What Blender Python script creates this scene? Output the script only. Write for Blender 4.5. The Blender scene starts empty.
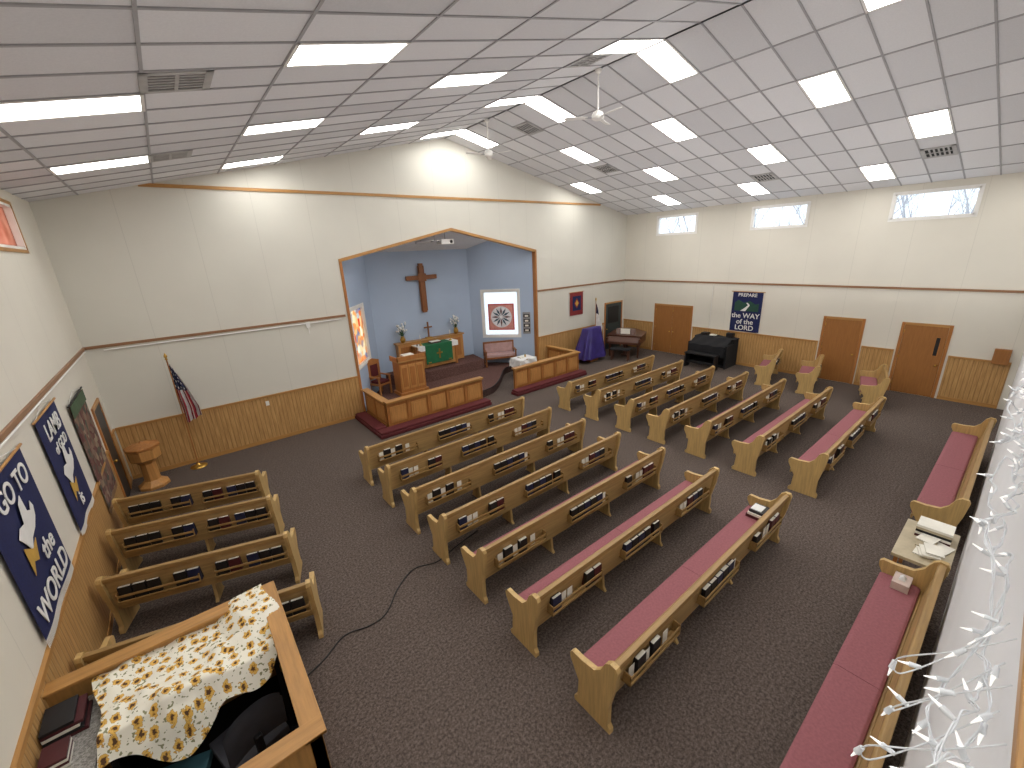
import bpy, bmesh, math, random
from mathutils import Vector, Matrix, noise
random.seed(7)
SC=bpy.context.scene
XL,XR,YF,YB=-1.63,16.41,12.05,-3.6
E,PK,PX=5.82,7.845,7.39
SL=(PK-E)/(PX-XL)
def cz(x): return PK-SL*abs(x-PX)

# ---------------------------------------------------------------- materials
MATS={}
class NT:
    def __init__(s,name):
        s.m=bpy.data.materials.new(name);s.m.use_nodes=True;s.t=s.m.node_tree;s.n=s.t.nodes
        s.b=s.n["Principled BSDF"];s.o=s.n["Material Output"]
        s.tc=s.n.new("ShaderNodeTexCoord")
    def new(s,typ,**k):
        n=s.n.new("ShaderNode"+typ)
        for a,v in k.items(): setattr(n,a,v)
        return n
    def L(s,a,b): s.t.links.new(a,b)
    def map(s,scale,src="Object",rot=(0,0,0)):
        m=s.new("Mapping");m.inputs["Scale"].default_value=scale;m.inputs["Rotation"].default_value=rot
        s.L(s.tc.outputs[src],m.inputs[0]);return m.outputs[0]
    def noise(s,v,scale,detail=3,rough=.5):
        n=s.new("TexNoise");n.inputs["Scale"].default_value=scale;n.inputs["Detail"].default_value=detail;n.inputs["Roughness"].default_value=rough
        s.L(v,n.inputs["Vector"]);return n.outputs["Fac"]
    def ramp(s,f,stops):
        r=s.new("ValToRGB");e=r.color_ramp.elements
        while len(e)<len(stops): e.new(.5)
        for i,(p,c) in enumerate(stops): e[i].position=p;e[i].color=(*c,1)
        s.L(f,r.inputs[0]);return r.outputs[0]
    def math(s,op,a,b=0.,c=None):
        n=s.new("Math",operation=op)
        for i,x in enumerate((a,b,c)):
            if x is None: continue
            if isinstance(x,(int,float)): n.inputs[i].default_value=x
            else: s.L(x,n.inputs[i])
        return n.outputs[0]
    def mix(s,f,a,b):
        n=s.new("Mix",data_type='RGBA')
        if isinstance(f,(int,float)): n.inputs[0].default_value=f
        else: s.L(f,n.inputs[0])
        for i,x in ((6,a),(7,b)):
            if isinstance(x,tuple): n.inputs[i].default_value=(*x,1)
            else: s.L(x,n.inputs[i])
        return n.outputs[2]
    def bump(s,h,st=.3,dist=.01):
        n=s.new("Bump");n.inputs["Strength"].default_value=st;n.inputs["Distance"].default_value=dist
        s.L(h,n.inputs["Height"]);s.L(n.outputs[0],s.b.inputs["Normal"])
    def col(s,c):
        if isinstance(c,tuple): s.b.inputs["Base Color"].default_value=(*c,1)
        else: s.L(c,s.b.inputs["Base Color"])
    def rough(s,r): s.b.inputs["Roughness"].default_value=r
def lin(r,g,b):
    f=lambda c:((c/255+.055)/1.055)**2.4 if c/255>.04045 else c/255/12.92
    return (f(r),f(g),f(b))
def plain(name,c,rough=.6,metal=0,var=.12,scale=8):
    if name in MATS: return MATS[name]
    t=NT(name);v=t.noise(t.map((1,1,1)),scale)
    a=tuple(x*(1-var) for x in c);b=tuple(min(1,x*(1+var)) for x in c)
    t.col(t.ramp(v,[(.3,a),(.7,b)]));t.rough(rough);t.b.inputs["Metallic"].default_value=metal
    MATS[name]=t.m;return t.m
def wood(name,c,axis='x',rough=.42,contrast=.22,sc=1.):
    if name in MATS: return MATS[name]
    t=NT(name)
    s={'x':(1.2,14,14),'y':(14,1.2,14),'z':(14,14,1.2)}[axis]
    s=tuple(k*sc for k in s)
    v=t.noise(t.map(s),2.2,5,.6);v2=t.noise(t.map((1,1,1)),1.3,2)
    a=tuple(x*(1-contrast) for x in c);b=tuple(min(1,x*(1+contrast)) for x in c)
    base=t.ramp(v,[(.3,a),(.5,c),(.72,b)])
    t.col(t.mix(t.math('MULTIPLY',v2,.35),base,a));t.rough(rough)
    t.bump(v,.08,.003)
    MATS[name]=t.m;return t.m
def emis(name,c,s):
    if name in MATS: return MATS[name]
    t=NT(name);t.col((.8,.8,.8));t.b.inputs["Emission Color"].default_value=(*c,1);t.b.inputs["Emission Strength"].default_value=s
    MATS[name]=t.m;return t.m

m_pew=wood("pew_oak_veneer",lin(184,152,100),'x')
m_pewend=wood("pew_oak_end",lin(196,163,106),'z')
m_pewdark=wood("pew_oak_rail",lin(158,125,76),'x')
m_oak=wood("oak_trim_x",lin(180,132,74),'x')
m_oaky=wood("oak_trim_y",lin(180,132,74),'y')
m_oakz=wood("oak_furniture",lin(170,112,58),'z')
m_oakz2=wood("oak_panel",lin(192,138,78),'z')
m_darktrim=wood("walnut_trim",lin(146,106,74),'x')
m_door=wood("door_birch",lin(156,104,54),'z',contrast=.16)
m_cross=wood("cross_walnut",lin(136,84,44),'z')
m_cush=plain("pew_cushion_rose",lin(146,88,94),.85,var=.1,scale=40)
m_maroon=plain("maroon_kneeler_fabric",lin(88,26,30),.8,scale=30)
m_black=plain("black_paint",lin(22,22,24),.5)
m_blackcloth=plain("black_fabric",lin(24,24,27),.95)
m_white=plain("white_paint",lin(232,230,225),.5,var=.03)
m_whitecloth=plain("white_linen",lin(230,229,226),.8,var=.04)
m_green=plain("green_parament",lin(20,98,58),.7)
m_purple=plain("purple_satin",lin(54,42,112),.45,var=.2,scale=5)
m_brass=plain("brass",lin(200,160,80),.3,.9)
m_grey=plain("grey_metal",lin(150,150,152),.4,.4)
m_navy=plain("navy_felt",lin(22,30,78),.85,scale=30)
m_paper=plain("paper",lin(232,228,216),.7,var=.05)
m_bookred=plain("hymnal_maroon",lin(74,26,30),.5)
m_bookblk=plain("bible_black",lin(22,21,24),.5)
m_bookblue=plain("book_blue",lin(30,36,66),.5)
m_piano=wood("piano_walnut",lin(84,52,38),'x',rough=.3)
m_leaf=plain("leaf_green",lin(58,96,50),.7)
m_flower=plain("lily_white",lin(245,243,238),.6,var=.03)

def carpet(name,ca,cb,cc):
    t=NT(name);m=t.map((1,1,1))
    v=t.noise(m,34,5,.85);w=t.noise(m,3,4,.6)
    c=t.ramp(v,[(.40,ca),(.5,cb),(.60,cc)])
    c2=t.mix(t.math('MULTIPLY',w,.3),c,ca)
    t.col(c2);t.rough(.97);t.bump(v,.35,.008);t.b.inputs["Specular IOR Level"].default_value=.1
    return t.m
m_carpet=carpet("brown_taupe_carpet",lin(68,59,55),lin(95,84,78),lin(122,110,102))
m_stagecarpet=carpet("stage_red_brown_carpet",lin(78,54,50),lin(102,74,68),lin(122,96,88))
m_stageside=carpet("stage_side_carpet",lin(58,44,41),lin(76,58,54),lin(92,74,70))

def wallmat(name,c,seam=1.22,off=0.,blue=False):
    t=NT(name);sp=t.new("SeparateXYZ");t.L(t.tc.outputs["Object"],sp.inputs[0])
    s=t.math('ADD',sp.outputs[0],sp.outputs[1]);s=t.math('ADD',s,off+100*seam)
    f=t.math('FRACT',t.math('DIVIDE',s,seam))
    line=t.math('LESS_THAN',t.math('ABSOLUTE',t.math('SUBTRACT',f,.5)),.0045)
    n=t.noise(t.map((1,1,1)),.9,3);n2=t.noise(t.map((1,1,1)),60,3)
    base=t.ramp(n,[(.3,tuple(x*.95 for x in c)),(.7,c)])
    t.col(t.mix(t.math('MULTIPLY',line,0. if blue else .22),base,tuple(x*.45 for x in c)))
    t.rough(.75);t.bump(n2,.12,.004);return t.m
m_wall=wallmat("cream_wall_panel",lin(214,211,200))
m_wallR=wallmat("cream_wall_panel_side",lin(220,215,202))
m_ledge=wallmat("balcony_front_drywall",lin(236,236,238),blue=True)
m_blue=wallmat("chancel_blue_wall",lin(172,188,210),blue=True)
def wainmat():
    t=NT("beadboard_oak");sp=t.new("SeparateXYZ");t.L(t.tc.outputs["Object"],sp.inputs[0])
    s=t.math('ADD',t.math('ADD',sp.outputs[0],sp.outputs[1]),50.)
    f=t.math('FRACT',t.math('MULTIPLY',s,11.))
    d=t.math('ABSOLUTE',t.math('SUBTRACT',f,.5))
    g=t.math('LESS_THAN',d,.09)
    n=t.noise(t.map((16,16,1.3)),2.2,5,.6)
    base=t.ramp(n,[(.3,lin(164,124,74)),(.5,lin(186,144,90)),(.72,lin(204,164,108))])
    t.col(t.mix(t.math('MULTIPLY',g,.5),base,lin(116,80,44)))
    t.rough(.4)
    h=t.math('MINIMUM',t.math('MULTIPLY',d,6.),1.);t.bump(h,.5,.006);return t.m
m_wain=wainmat()
def tilemat():
    t=NT("acoustic_ceiling_tile");sp=t.new("SeparateXYZ");t.L(t.tc.outputs["Object"],sp.inputs[0])
    n=t.noise(t.map((1,1,1)),45,4,.7)
    cx=t.math('FLOOR',t.math('DIVIDE',t.math('SUBTRACT',sp.outputs[0],PX),1.19));cy=t.math('FLOOR',t.math('DIVIDE',t.math('SUBTRACT',sp.outputs[1],11.51),.61))
    cb=t.new("CombineXYZ");t.L(cx,cb.inputs[0]);t.L(cy,cb.inputs[1])
    wn=t.new("TexWhiteNoise");t.L(cb.outputs[0],wn.inputs["Vector"])
    v=t.math('ADD',t.math('MULTIPLY',wn.outputs["Value"],.5),t.math('MULTIPLY',n,.5))
    t.col(t.ramp(v,[(.1,lin(198,198,201)),(.9,lin(230,230,232))]));t.rough(.9);t.bump(n,.25,.006);return t.m
m_tile=tilemat()
m_tbar=plain("tbar_grid_white",lin(160,159,161),.6,var=.05)
m_lens=emis("troffer_lens",(1,.99,.96),10.)
m_lens2=emis("chancel_fill_lens",(1,.99,.97),5.)  # glow of the added chancel fill lights
def tinted(name,build):
    t=NT(name);c=build(t)
    tr=t.new("BsdfTransparent");di=t.new("BsdfTranslucent");mx=t.new("MixShader");mx.inputs[0].default_value=.35
    if isinstance(c,tuple): tr.inputs[0].default_value=(*c,1);di.inputs[0].default_value=(*c,1)
    else: t.L(c,tr.inputs[0]);t.L(c,di.inputs[0])
    t.L(tr.outputs[0],mx.inputs[1]);t.L(di.outputs[0],mx.inputs[2]);t.L(mx.outputs[0],t.o.inputs[0])
    if name=="window_glass_clear": mx.inputs[0].default_value=.08
    return t.m
m_glass=tinted("window_glass_clear",lambda t:(.93,.96,1.))
m_amber=tinted("window_glass_amber",lambda t:t.ramp(t.noise(t.map((1,1,1)),3),[(.3,(.62,.32,.24)),(.7,(.8,.52,.42))]))
def stained(t):
    v=t.new("TexVoronoi");v.inputs["Scale"].default_value=5.;t.L(t.tc.outputs["Object"],v.inputs["Vector"])
    sp=t.new("SeparateColor");t.L(v.outputs["Color"],sp.inputs[0])
    return t.ramp(sp.outputs[0],[(.05,(.85,.25,.15)),(.3,(.95,.65,.35)),(.5,(.95,.9,.75)),(.7,(.4,.45,.6)),(.9,(.95,.6,.35))])
m_stain=tinted("stained_glass",stained)

# ---------------------------------------------------------------- mesh builder
class MB:
    def __init__(s): s.v=[];s.f=[];s.mi=[];s.ms=[];s.sm=[]
    def mid(s,m):
        if m not in s.ms: s.ms.append(m)
        return s.ms.index(m)
    def add(s,vs,fs,m,smooth=False,M=None):
        o=len(s.v)
        for p in vs:
            p=Vector(p)
            if M is not None:p=M@p
            s.v.append(tuple(p))
        k=s.mid(m)
        for f in fs: s.f.append([i+o for i in f]);s.mi.append(k);s.sm.append(smooth)
        return s
    def box(s,x0,x1,y0,y1,z0,z1,m,M=None):
        vs=[(x,y,z) for x in (x0,x1) for y in (y0,y1) for z in (z0,z1)]
        return s.add(vs,[(0,1,3,2),(4,6,7,5),(0,4,5,1),(2,3,7,6),(0,2,6,4),(1,5,7,3)],m,False,M)
    def prism(s,poly,axis,a,b,m,M=None,smooth=False):
        def P(u,v,t): return {'x':(t,u,v),'y':(u,t,v),'z':(u,v,t)}[axis]
        n=len(poly);vs=[P(u,v,a) for u,v in poly]+[P(u,v,b) for u,v in poly]
        fs=[tuple(range(n)),tuple(range(n,2*n))[::-1]]
        s.add(vs,fs,m,False,M)
        o=[(i,(i+1)%n,n+(i+1)%n,n+i) for i in range(n)]
        s.add(vs,o,m,smooth,M);return s
    def cyl(s,p0,p1,r0,r1=None,n=12,m=None,M=None,smooth=True):
        r1=r0 if r1 is None else r1
        p0=Vector(p0);p1=Vector(p1);d=(p1-p0).normalized()
        a=d.orthogonal().normalized();b=d.cross(a)
        vs=[];
        for p,r in ((p0,r0),(p1,r1)):
            for i in range(n):
                t=2*math.pi*i/n;vs.append(p+a*math.cos(t)*r+b*math.sin(t)*r)
        s.add(vs,[(i,(i+1)%n,n+(i+1)%n,n+i) for i in range(n)],m,smooth,M)
        s.add(vs,[tuple(range(n))[::-1],tuple(range(n,2*n))],m,False,M);return s
    def lathe(s,prof,c,n,m,M=None,smooth=True,rot=0):
        vs=[]
        for r,z in prof:
            for i in range(n):
                t=2*math.pi*(i+rot)/n;vs.append((c[0]+r*math.cos(t),c[1]+r*math.sin(t),c[2]+z))
        fs=[]
        for k in range(len(prof)-1):
            for i in range(n): fs.append((k*n+i,k*n+(i+1)%n,(k+1)*n+(i+1)%n,(k+1)*n+i))
        s.add(vs,fs,m,smooth,M)
        s.add(vs,[tuple(range(n))[::-1],tuple(range((len(prof)-1)*n,len(prof)*n))],m,False,M);return s
    def sphere(s,c,r,m,n=10,M=None,sz=1.):
        prof=[(max(.0005,r*math.sin(math.pi*k/n)),-r*sz*math.cos(math.pi*k/n)) for k in range(n+1)]
        return s.lathe(prof,c,n,m,M)
    def tube(s,pts,r,m,n=6,M=None):
        pts=[Vector(p) for p in pts];vs=[];up=Vector((0.13,.21,1)).normalized()
        for i,p in enumerate(pts):
            d=(pts[min(i+1,len(pts)-1)]-pts[max(i-1,0)])
            if d.length<1e-6:d=Vector((0,0,1))
            d.normalize();a=d.cross(up)
            if a.length<.05:a=d.orthogonal()
            a.normalize();b=d.cross(a)
            rr=r[i] if isinstance(r,(list,tuple)) else r
            for k in range(n):
                t=2*math.pi*k/n;vs.append(p+a*math.cos(t)*rr+b*math.sin(t)*rr)
        fs=[(i*n+k,i*n+(k+1)%n,(i+1)*n+(k+1)%n,(i+1)*n+k) for i in range(len(pts)-1) for k in range(n)]
        s.add(vs,fs,m,True,M);return s
    def grid(s,fn,nu,nv,m,M=None,smooth=True,matfn=None):
        o=len(s.v)
        for i in range(nu+1):
            for j in range(nv+1):
                p=Vector(fn(i/nu,j/nv))
                if M is not None:p=M@p
                s.v.append(tuple(p))
        for i in range(nu):
            for j in range(nv):
                a=o+i*(nv+1)+j
                s.f.append([a,a+nv+1,a+nv+2,a+1]);s.sm.append(smooth)
                s.mi.append(s.mid(matfn((i+.5)/nu,(j+.5)/nv) if matfn else m))
        return s
    def mesh(s,name,recalc=True):
        me=bpy.data.meshes.new(name);me.from_pydata(s.v,[],s.f)
        for m in s.ms: me.materials.append(m)
        me.polygons.foreach_set("material_index",s.mi);me.polygons.foreach_set("use_smooth",s.sm)
        if recalc:
            bm=bmesh.new();bm.from_mesh(me);bmesh.ops.recalc_face_normals(bm,faces=bm.faces);bm.to_mesh(me);bm.free()
        me.update();return me
    def obj(s,name,loc=(0,0,0),rz=0.,bevel=0.,parent=None,recalc=True,solid=0.):
        return place(s.mesh(name,recalc),name,loc,rz,bevel,parent,solid)
def place(me,name,loc=(0,0,0),rz=0.,bevel=0.,parent=None,solid=0.):
    o=bpy.data.objects.new(name,me);SC.collection.objects.link(o)
    o.location=loc;o.rotation_euler=(0,0,rz)
    if solid:
        md=o.modifiers.new("s","SOLIDIFY");md.thickness=solid
    if bevel:
        md=o.modifiers.new("b","BEVEL");md.width=bevel;md.segments=2;md.limit_method='ANGLE';md.angle_limit=.6
    if parent: o.parent=parent
    return o
def text(body,size,mat,M,parent,name,align='CENTER',ext=.003,bold=.012):
    cu=bpy.data.curves.new(name,'FONT');cu.body=body;cu.size=size;cu.extrude=ext;cu.align_x=align;cu.align_y='CENTER';cu.offset=bold*size;cu.space_line=.9
    cu.materials.append(mat);o=bpy.data.objects.new(name,cu);SC.collection.objects.link(o)
    o.matrix_world=M
    if parent: o.parent=parent
    return o
def wallM(x,y,z,side):
    if side=='L': R=Matrix(((0,0,1),(1,0,0),(0,1,0)))
    elif side=='R': R=Matrix(((0,0,-1),(-1,0,0),(0,1,0)))
    else: R=Matrix(((1,0,0),(0,0,-1),(0,1,0)))
    return Matrix.Translation((x,y,z))@R.to_4x4()
def cr(P,n=8):
    out=[]
    for i in range(len(P)-1):
        p0=P[max(i-1,0)];p1=P[i];p2=P[i+1];p3=P[min(i+2,len(P)-1)]
        for k in range(n):
            t=k/n;out.append(tuple(.5*((2*b)+(-a+c)*t+(2*a-5*b+4*c-d)*t*t+(-a+3*b-3*c+d)*t**3) for a,b,c,d in zip(p0,p1,p2,p3)))
    out.append(P[-1]);return out

# ---------------------------------------------------------------- shell
MB().box(XL-.15,XR+.15,YB-.15,YF+.2,-.12,0,m_carpet).obj("floor")
OX0,OX1,OZ,OP,OPX=3.80,10.88,4.50,5.27,7.34
w=MB()
w.prism([(XL-.15,0),(OX0,0),(OX0,cz(OX0)+.02),(XL-.15,cz(XL-.15)+.02)],'y',YF,YF+.15,m_wall)
w.prism([(OX1,0),(XR+.15,0),(XR+.15,cz(XR+.15)+.02),(OX1,cz(OX1)+.02)],'y',YF,YF+.15,m_wall)
w.prism([(OX0,OZ),(OPX,OP),(OPX,PK+.02),(OX0,cz(OX0)+.02)],'y',YF,YF+.15,m_wall)
w.prism([(OPX,OP),(OX1,OZ),(OX1,cz(OX1)+.02),(PX,PK+.02),(OPX,PK+.02)],'y',YF,YF+.15,m_wall)
w.obj("wall_front")
MB().prism([(XL-.15,2.9),(XR+.15,2.9),(XR+.15,cz(XR+.15)),(PX,PK),(XL-.15,cz(XL-.15))],'y',YB-.15,YB,m_wall).obj("wall_balcony_rear")
WZ0,WZ1=4.93,5.6
WR=[(1.4,3.05),(5.13,6.78),(8.83,10.5)]
WLn=[(1.4,3.05),(5.1,6.75),(8.7,10.38)]
def sidewall(x0,x1,wins,name,mat):
    w=MB();w.box(x0,x1,YB,YF,0,WZ0,mat);w.box(x0,x1,YB,YF,WZ1,5.9,mat)
    ys=[YB]+[v for a in wins for v in a]+[YF]
    for i in range(0,len(ys),2): w.box(x0,x1,ys[i],ys[i+1],WZ0,WZ1,mat)
    return w.obj(name)
sidewall(XR,XR+.15,WR,"wall_right",m_wallR);sidewall(XL-.15,XL,WLn,"wall_left",m_wallR)
k=0
for side,wins in (('R',WR),('L',WLn)):
    for a,b in wins:
        k+=1;w=MB();x=XR if side=='R' else XL
        s=1 if side=='R' else -1
        fx=sorted((x-.012*s,x+.10*s));t=.04
        w.box(*fx,a,a+t,WZ0,WZ1,m_white);w.box(*fx,b-t,b,WZ0,WZ1,m_white)
        w.box(*fx,a,b,WZ0,WZ0+t,m_white);w.box(*fx,a,b,WZ1-t,WZ1,m_white)
        gx=sorted((x+.07*s,x+.08*s))
        w.box(*gx,a+t,b-t,WZ0+t,WZ1-t,m_glass if side=='R' else m_amber)
        c=m_white if side=='R' else m_oaky
        cx=sorted((x,x-.02*s))
        for q in ((a-.05,a,WZ0-.05,WZ1+.05),(b,b+.05,WZ0-.05,WZ1+.05),(a,b,WZ0-.05,WZ0),(a,b,WZ1,WZ1+.05)):
            w.box(*cx,q[0],q[1],q[2],q[3],c)
        w.obj("window_%d"%k)
for nm,xa,xb in (("ceiling",XL-.2,PX),("ceiling_right",PX,XR+.2)):
    MB().prism([(xa,cz(xa)),(xb,cz(xb)),(xb,cz(xb)+.12),(xa,cz(xa)+.12)],'y',YB-.15,YF+.1,m_tile).obj(nm)
g=MB()
def strip(xa,ya,xb,yb,d0,d1,m,g):
    g.prism([(xa,cz(xa)-d0),(xb,cz(xb)-d0),(xb,cz(xb)-d1),(xa,cz(xa)-d1)],'y',ya,yb,m)
for s in (-1,1):
    for i in range(0,8):
        x=PX+s*1.19*i
        if XL<x<XR: strip(x-.014,YB,x+.014,YF,0,.012,m_tbar,g)
y=11.51
while y>YB:
    if y<YF:
        strip(XL,y-.014,PX,y+.014,0,.012,m_tbar,g);strip(PX,y-.014,XR,y+.014,0,.012,m_tbar,g)
    y-=.61
g.obj("ceiling_grid_trim")
rowsA=[4.80,7.85,10.90,1.75,-1.3];rowsB=[6.02,9.07,2.97,-.08]
colsA=[PX-5.95,PX-1.19,PX,PX+4.76];colsB=[PX-8.33,PX-3.57,PX+2.38,PX+7.14]
def troffer(x0,y0):
    g=MB();x1=x0+1.19;y1=y0+.61;t=.035
    strip(x0+t,y0+t,x1-t,y1-t,.006,.010,m_lens,g)
    for q in ((x0,y0,x1,y0+t),(x0,y1-t,x1,y1),(x0,y0,x0+t,y1),(x1-t,y0,x1,y1)): strip(*q,.0,.018,m_white,g)
    g.obj("ceiling_light_fixture")
for y0 in rowsA:
    for x0 in colsA: troffer(x0,y0)
for y0 in rowsB:
    for x0 in colsB: troffer(x0,y0)
m_vent=plain("vent_metal",lin(170,168,166),.5,.0);m_ventd=plain("vent_dark",lin(36,36,36),.8)
def vent(x0,y0):
    g=MB();x1=x0+.6;y1=y0+.58
    strip(x0+.03,y0+.03,x1-.03,y1-.03,.004,.008,m_ventd,g)
    for q in ((x0,y0,x1,y0+.07),(x0,y1-.07,x1,y1),(x0,y0,x0+.07,y1),(x1-.07,y0,x1,y1)): strip(*q,.0,.018,m_vent,g)
    for i in range(5):
        yy=y0+.11+i*.078
        strip(x0+.05,yy,x1-.05,yy+.03,.0,.018,m_vent,g)
    g.box(x0+.285,x0+.315,y0+.05,y1-.05,cz(x0+.3)-.022,cz(x0+.3),m_vent)
    g.obj("ceiling_vent")
for q in ((.22,5.43),(.22,9.09),(6.2,5.43),(14.0,1.77),(8.05,9.09),(14.0,5.43),(11.3,9.09)): vent(*q)
def fan(y,a):
    g=MB()
    g.lathe([(.0,0),(.07,0),(.06,-.06),(.02,-.09)][::-1],(PX,y,PK),16,m_white)
    g.cyl((PX,y,PK-.05),(PX,y,7.1),.016,m=m_white)
    g.lathe([(.03,.1),(.09,.07),(.12,.02),(.12,-.04),(.07,-.07),(.02,-.08)],(PX,y,7.04),20,m_white)
    for i in range(3):
        M=Matrix.Translation((PX,y,7.02))@Matrix.Rotation(a+i*2*math.pi/3,4,'Z')@Matrix.Rotation(.2,4,'X')
        g.box(.1,.24,-.02,.02,-.004,.004,m_grey,M)
        g.prism([(.2,-.05),(.62,-.062),(.66,-.03),(.66,.03),(.62,.062),(.2,.05)],'z',-.004,.004,m_white,M)
    g.obj("ceiling_fan")
fan(6.22,.35);fan(9.9,.9)

def wain(side,a,b,nm):
    g=MB();T=1.22
    if side=='F':
        g.box(a,b,YF-.015,YF,.1,T,m_wain);g.box(a,b,YF-.035,YF,T,T+.05,m_oak);g.box(a,b,YF-.025,YF,0,.1,m_oak)
    else:
        x=XR if side=='R' else XL;s=-1 if side=='R' else 1
        f=lambda d:sorted((x,x+d*s))
        g.box(*f(.015),a,b,.1,T,m_wain);g.box(*f(.035),a,b,T,T+.05,m_oaky);g.box(*f(.025),a,b,0,.1,m_oaky)
    g.obj(nm)
wain('F',XL+.04,OX0-.06,"baseboard_front_wainscot");wain('F',OX1+.06,14.95,"baseboard_front_wainscot_right")
for i,(a,b) in enumerate([(.0,1.15),(2.3,3.07),(4.22,8.6),(10.45,YF-.04)]): wain('R',a,b,"baseboard_right_%d"%i)
for i,(a,b) in enumerate([(0,10.6),(11.62,YF-.04)]): wain('L',a,b,"baseboard_left_%d"%i)
t=MB()
t.box(0,14.56,YF-.03,YF,6.16,6.23,m_oak);t.obj("trim_1")
t=MB();t.box(XL,OX0-.12,YF-.03,YF,3.02,3.08,m_darktrim);t.box(OX1+.1,XR,YF-.03,YF,3.02,3.08,m_darktrim);t.obj("trim_2")
m_darky=wood("walnut_trim_y",lin(146,106,74),'y')
MB().box(XR-.03,XR,0,YF-.03,3.02,3.08,m_darky).obj("trim_3")
MB().box(XL,XL+.03,0,YF-.03,3.02,3.08,m_darky).obj("trim_4")
c=MB();c.cyl((XL+.3,YF-.03,2.97),(OX0-.25,YF-.03,2.97),.014,m=m_white);c.box(2.62,2.72,YF-.05,YF,2.86,3.0,m_white);c.cyl((2.67,YF-.03,2.9),(2.67,YF-.03,2.7),.012,m=m_white);c.obj("electrical_conduit")
c=MB();c.cyl((XL+.03,.1,3.0),(XL+.03,YF-.1,3.0),.012,m=m_white);c.obj("electrical_conduit")
c=MB();c.cyl((XR-.03,7.9,0+1.3),(XR-.03,7.9,3.0),.01,m=m_white);c.obj("electrical_conduit")
MB().box(1.3,1.38,YF-.025,YF-.012,1.0,1.12,m_white).obj("electrical_outlet",bevel=.003)
# chancel opening casing, lapping 1.2 cm inside the opening
t=MB();h=.06;e=.012
t.box(OX0-h,OX0+e,YF-.03,YF+.145,0,OZ-.004,m_oakz);t.box(OX1-e,OX1+h,YF-.03,YF+.145,0,OZ-.004,m_oakz)
t.prism([(OX0-h,OZ-e),(OX0,OZ-e),(OPX,OP-e),(OPX,OP+h*1.1),(OX0-h,OZ+h)],'y',YF-.03,YF+.145,m_oak)
t.prism([(OX1+h,OZ-e),(OX1,OZ-e),(OPX,OP-e),(OPX,OP+h*1.1),(OX1+h,OZ+h)],'y',YF-.03,YF+.145,m_oak)
t.obj("trim_5")

# ---------------------------------------------------------------- chancel alcove
BL,BR,BY=5.2,9.2,14.1
CH=4.72
def splay(a,b,t0,t1,z0,z1,name,sgn):
    a=Vector((*a,0));b=Vector((*b,0));u=(b-a);Ln=u.length;u.normalize();n=Vector((u.y,-u.x,0))*sgn
    M=Matrix(((u.x,n.x,0,a.x),(u.y,n.y,0,a.y),(0,0,1,0),(0,0,0,1)))
    g=MB()
    T=.12;H=5.3
    g.box(0,Ln,0,T,0,z0,m_blue,M);g.box(0,Ln,0,T,z1,H,m_blue,M);g.box(0,t0,0,T,z0,z1,m_blue,M);g.box(t1,Ln,0,T,z0,z1,m_blue,M)
    g.obj(name);return M,Ln
ML,_=splay((OX0,YF+.15),(BL,BY),.2,1.45,1.4,3.15,"wall_chancel_left",-1)
MR,_=splay((BR,BY),(OX1,YF+.15),.5,1.95,1.31,3.1,"wall_chancel_right",-1)
MB().box(BL-.1,BR+.1,BY,BY+.12,0,5.3,m_blue).obj("wall_chancel_back")
MB().prism([(OX0-.1,YF+.15),(OX1+.1,YF+.15),(BR+.2,BY+.12),(BL-.2,BY+.12)],'z',5.3,5.4,m_white).obj("ceiling_chancel_top")
MB().prism([(OX0-.1,YF+.2),(OX1+.1,YF+.2),(BR+.2,BY+.12),(BL-.2,BY+.12)],'z',-.12,0,m_carpet).obj("floor_chancel")
g=MB();m_cc=plain("chancel_ceiling_panel",lin(218,218,218),.8,var=.03)
g.prism([(OX0-.2,OZ+.02),(OPX,OP+.02),(OX1+.2,OZ+.02),(OX1+.2,OZ+.1),(OPX,OP+.1),(OX0-.2,OZ+.1)],'y',YF+.16,YF+.5,m_cc)
g.prism([(YF+.5,OP+.04),(BY+.1,CH-.05),(BY+.1,CH+.05),(YF+.5,OP+.1)],'x',OX0,OX1,m_cc)
g.obj("ceiling_chancel")
def winframe(M,t0,t1,z0,z1,glass):
    g=MB();f=.06
    g.box(t0,t1,.0,.1,z0,z0+f,m_white,M);g.box(t0,t1,.0,.1,z1-f,z1,m_white,M);g.box(t0,t0+f,.0,.1,z0,z1,m_white,M);g.box(t1-f,t1,.0,.1,z0,z1,m_white,M)
    g.box(t0+f,t1-f,.06,.07,z0+f,z1-f,glass,M)
    for q in ((t0-.06,t0,z0-.06,z1+.06),(t1,t1+.06,z0-.06,z1+.06),(t0,t1,z0-.06,z0),(t0,t1,z1,z1+.06)): g.box(q[0],q[1],-.02,.0,q[2],q[3],m_white,M)
    return g
g=winframe(ML,.2,1.45,1.4,3.15,m_stain);g.obj("window_7")
g=winframe(MR,.5,1.95,1.31,3.1,m_glass);g.obj("window_8")
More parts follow.
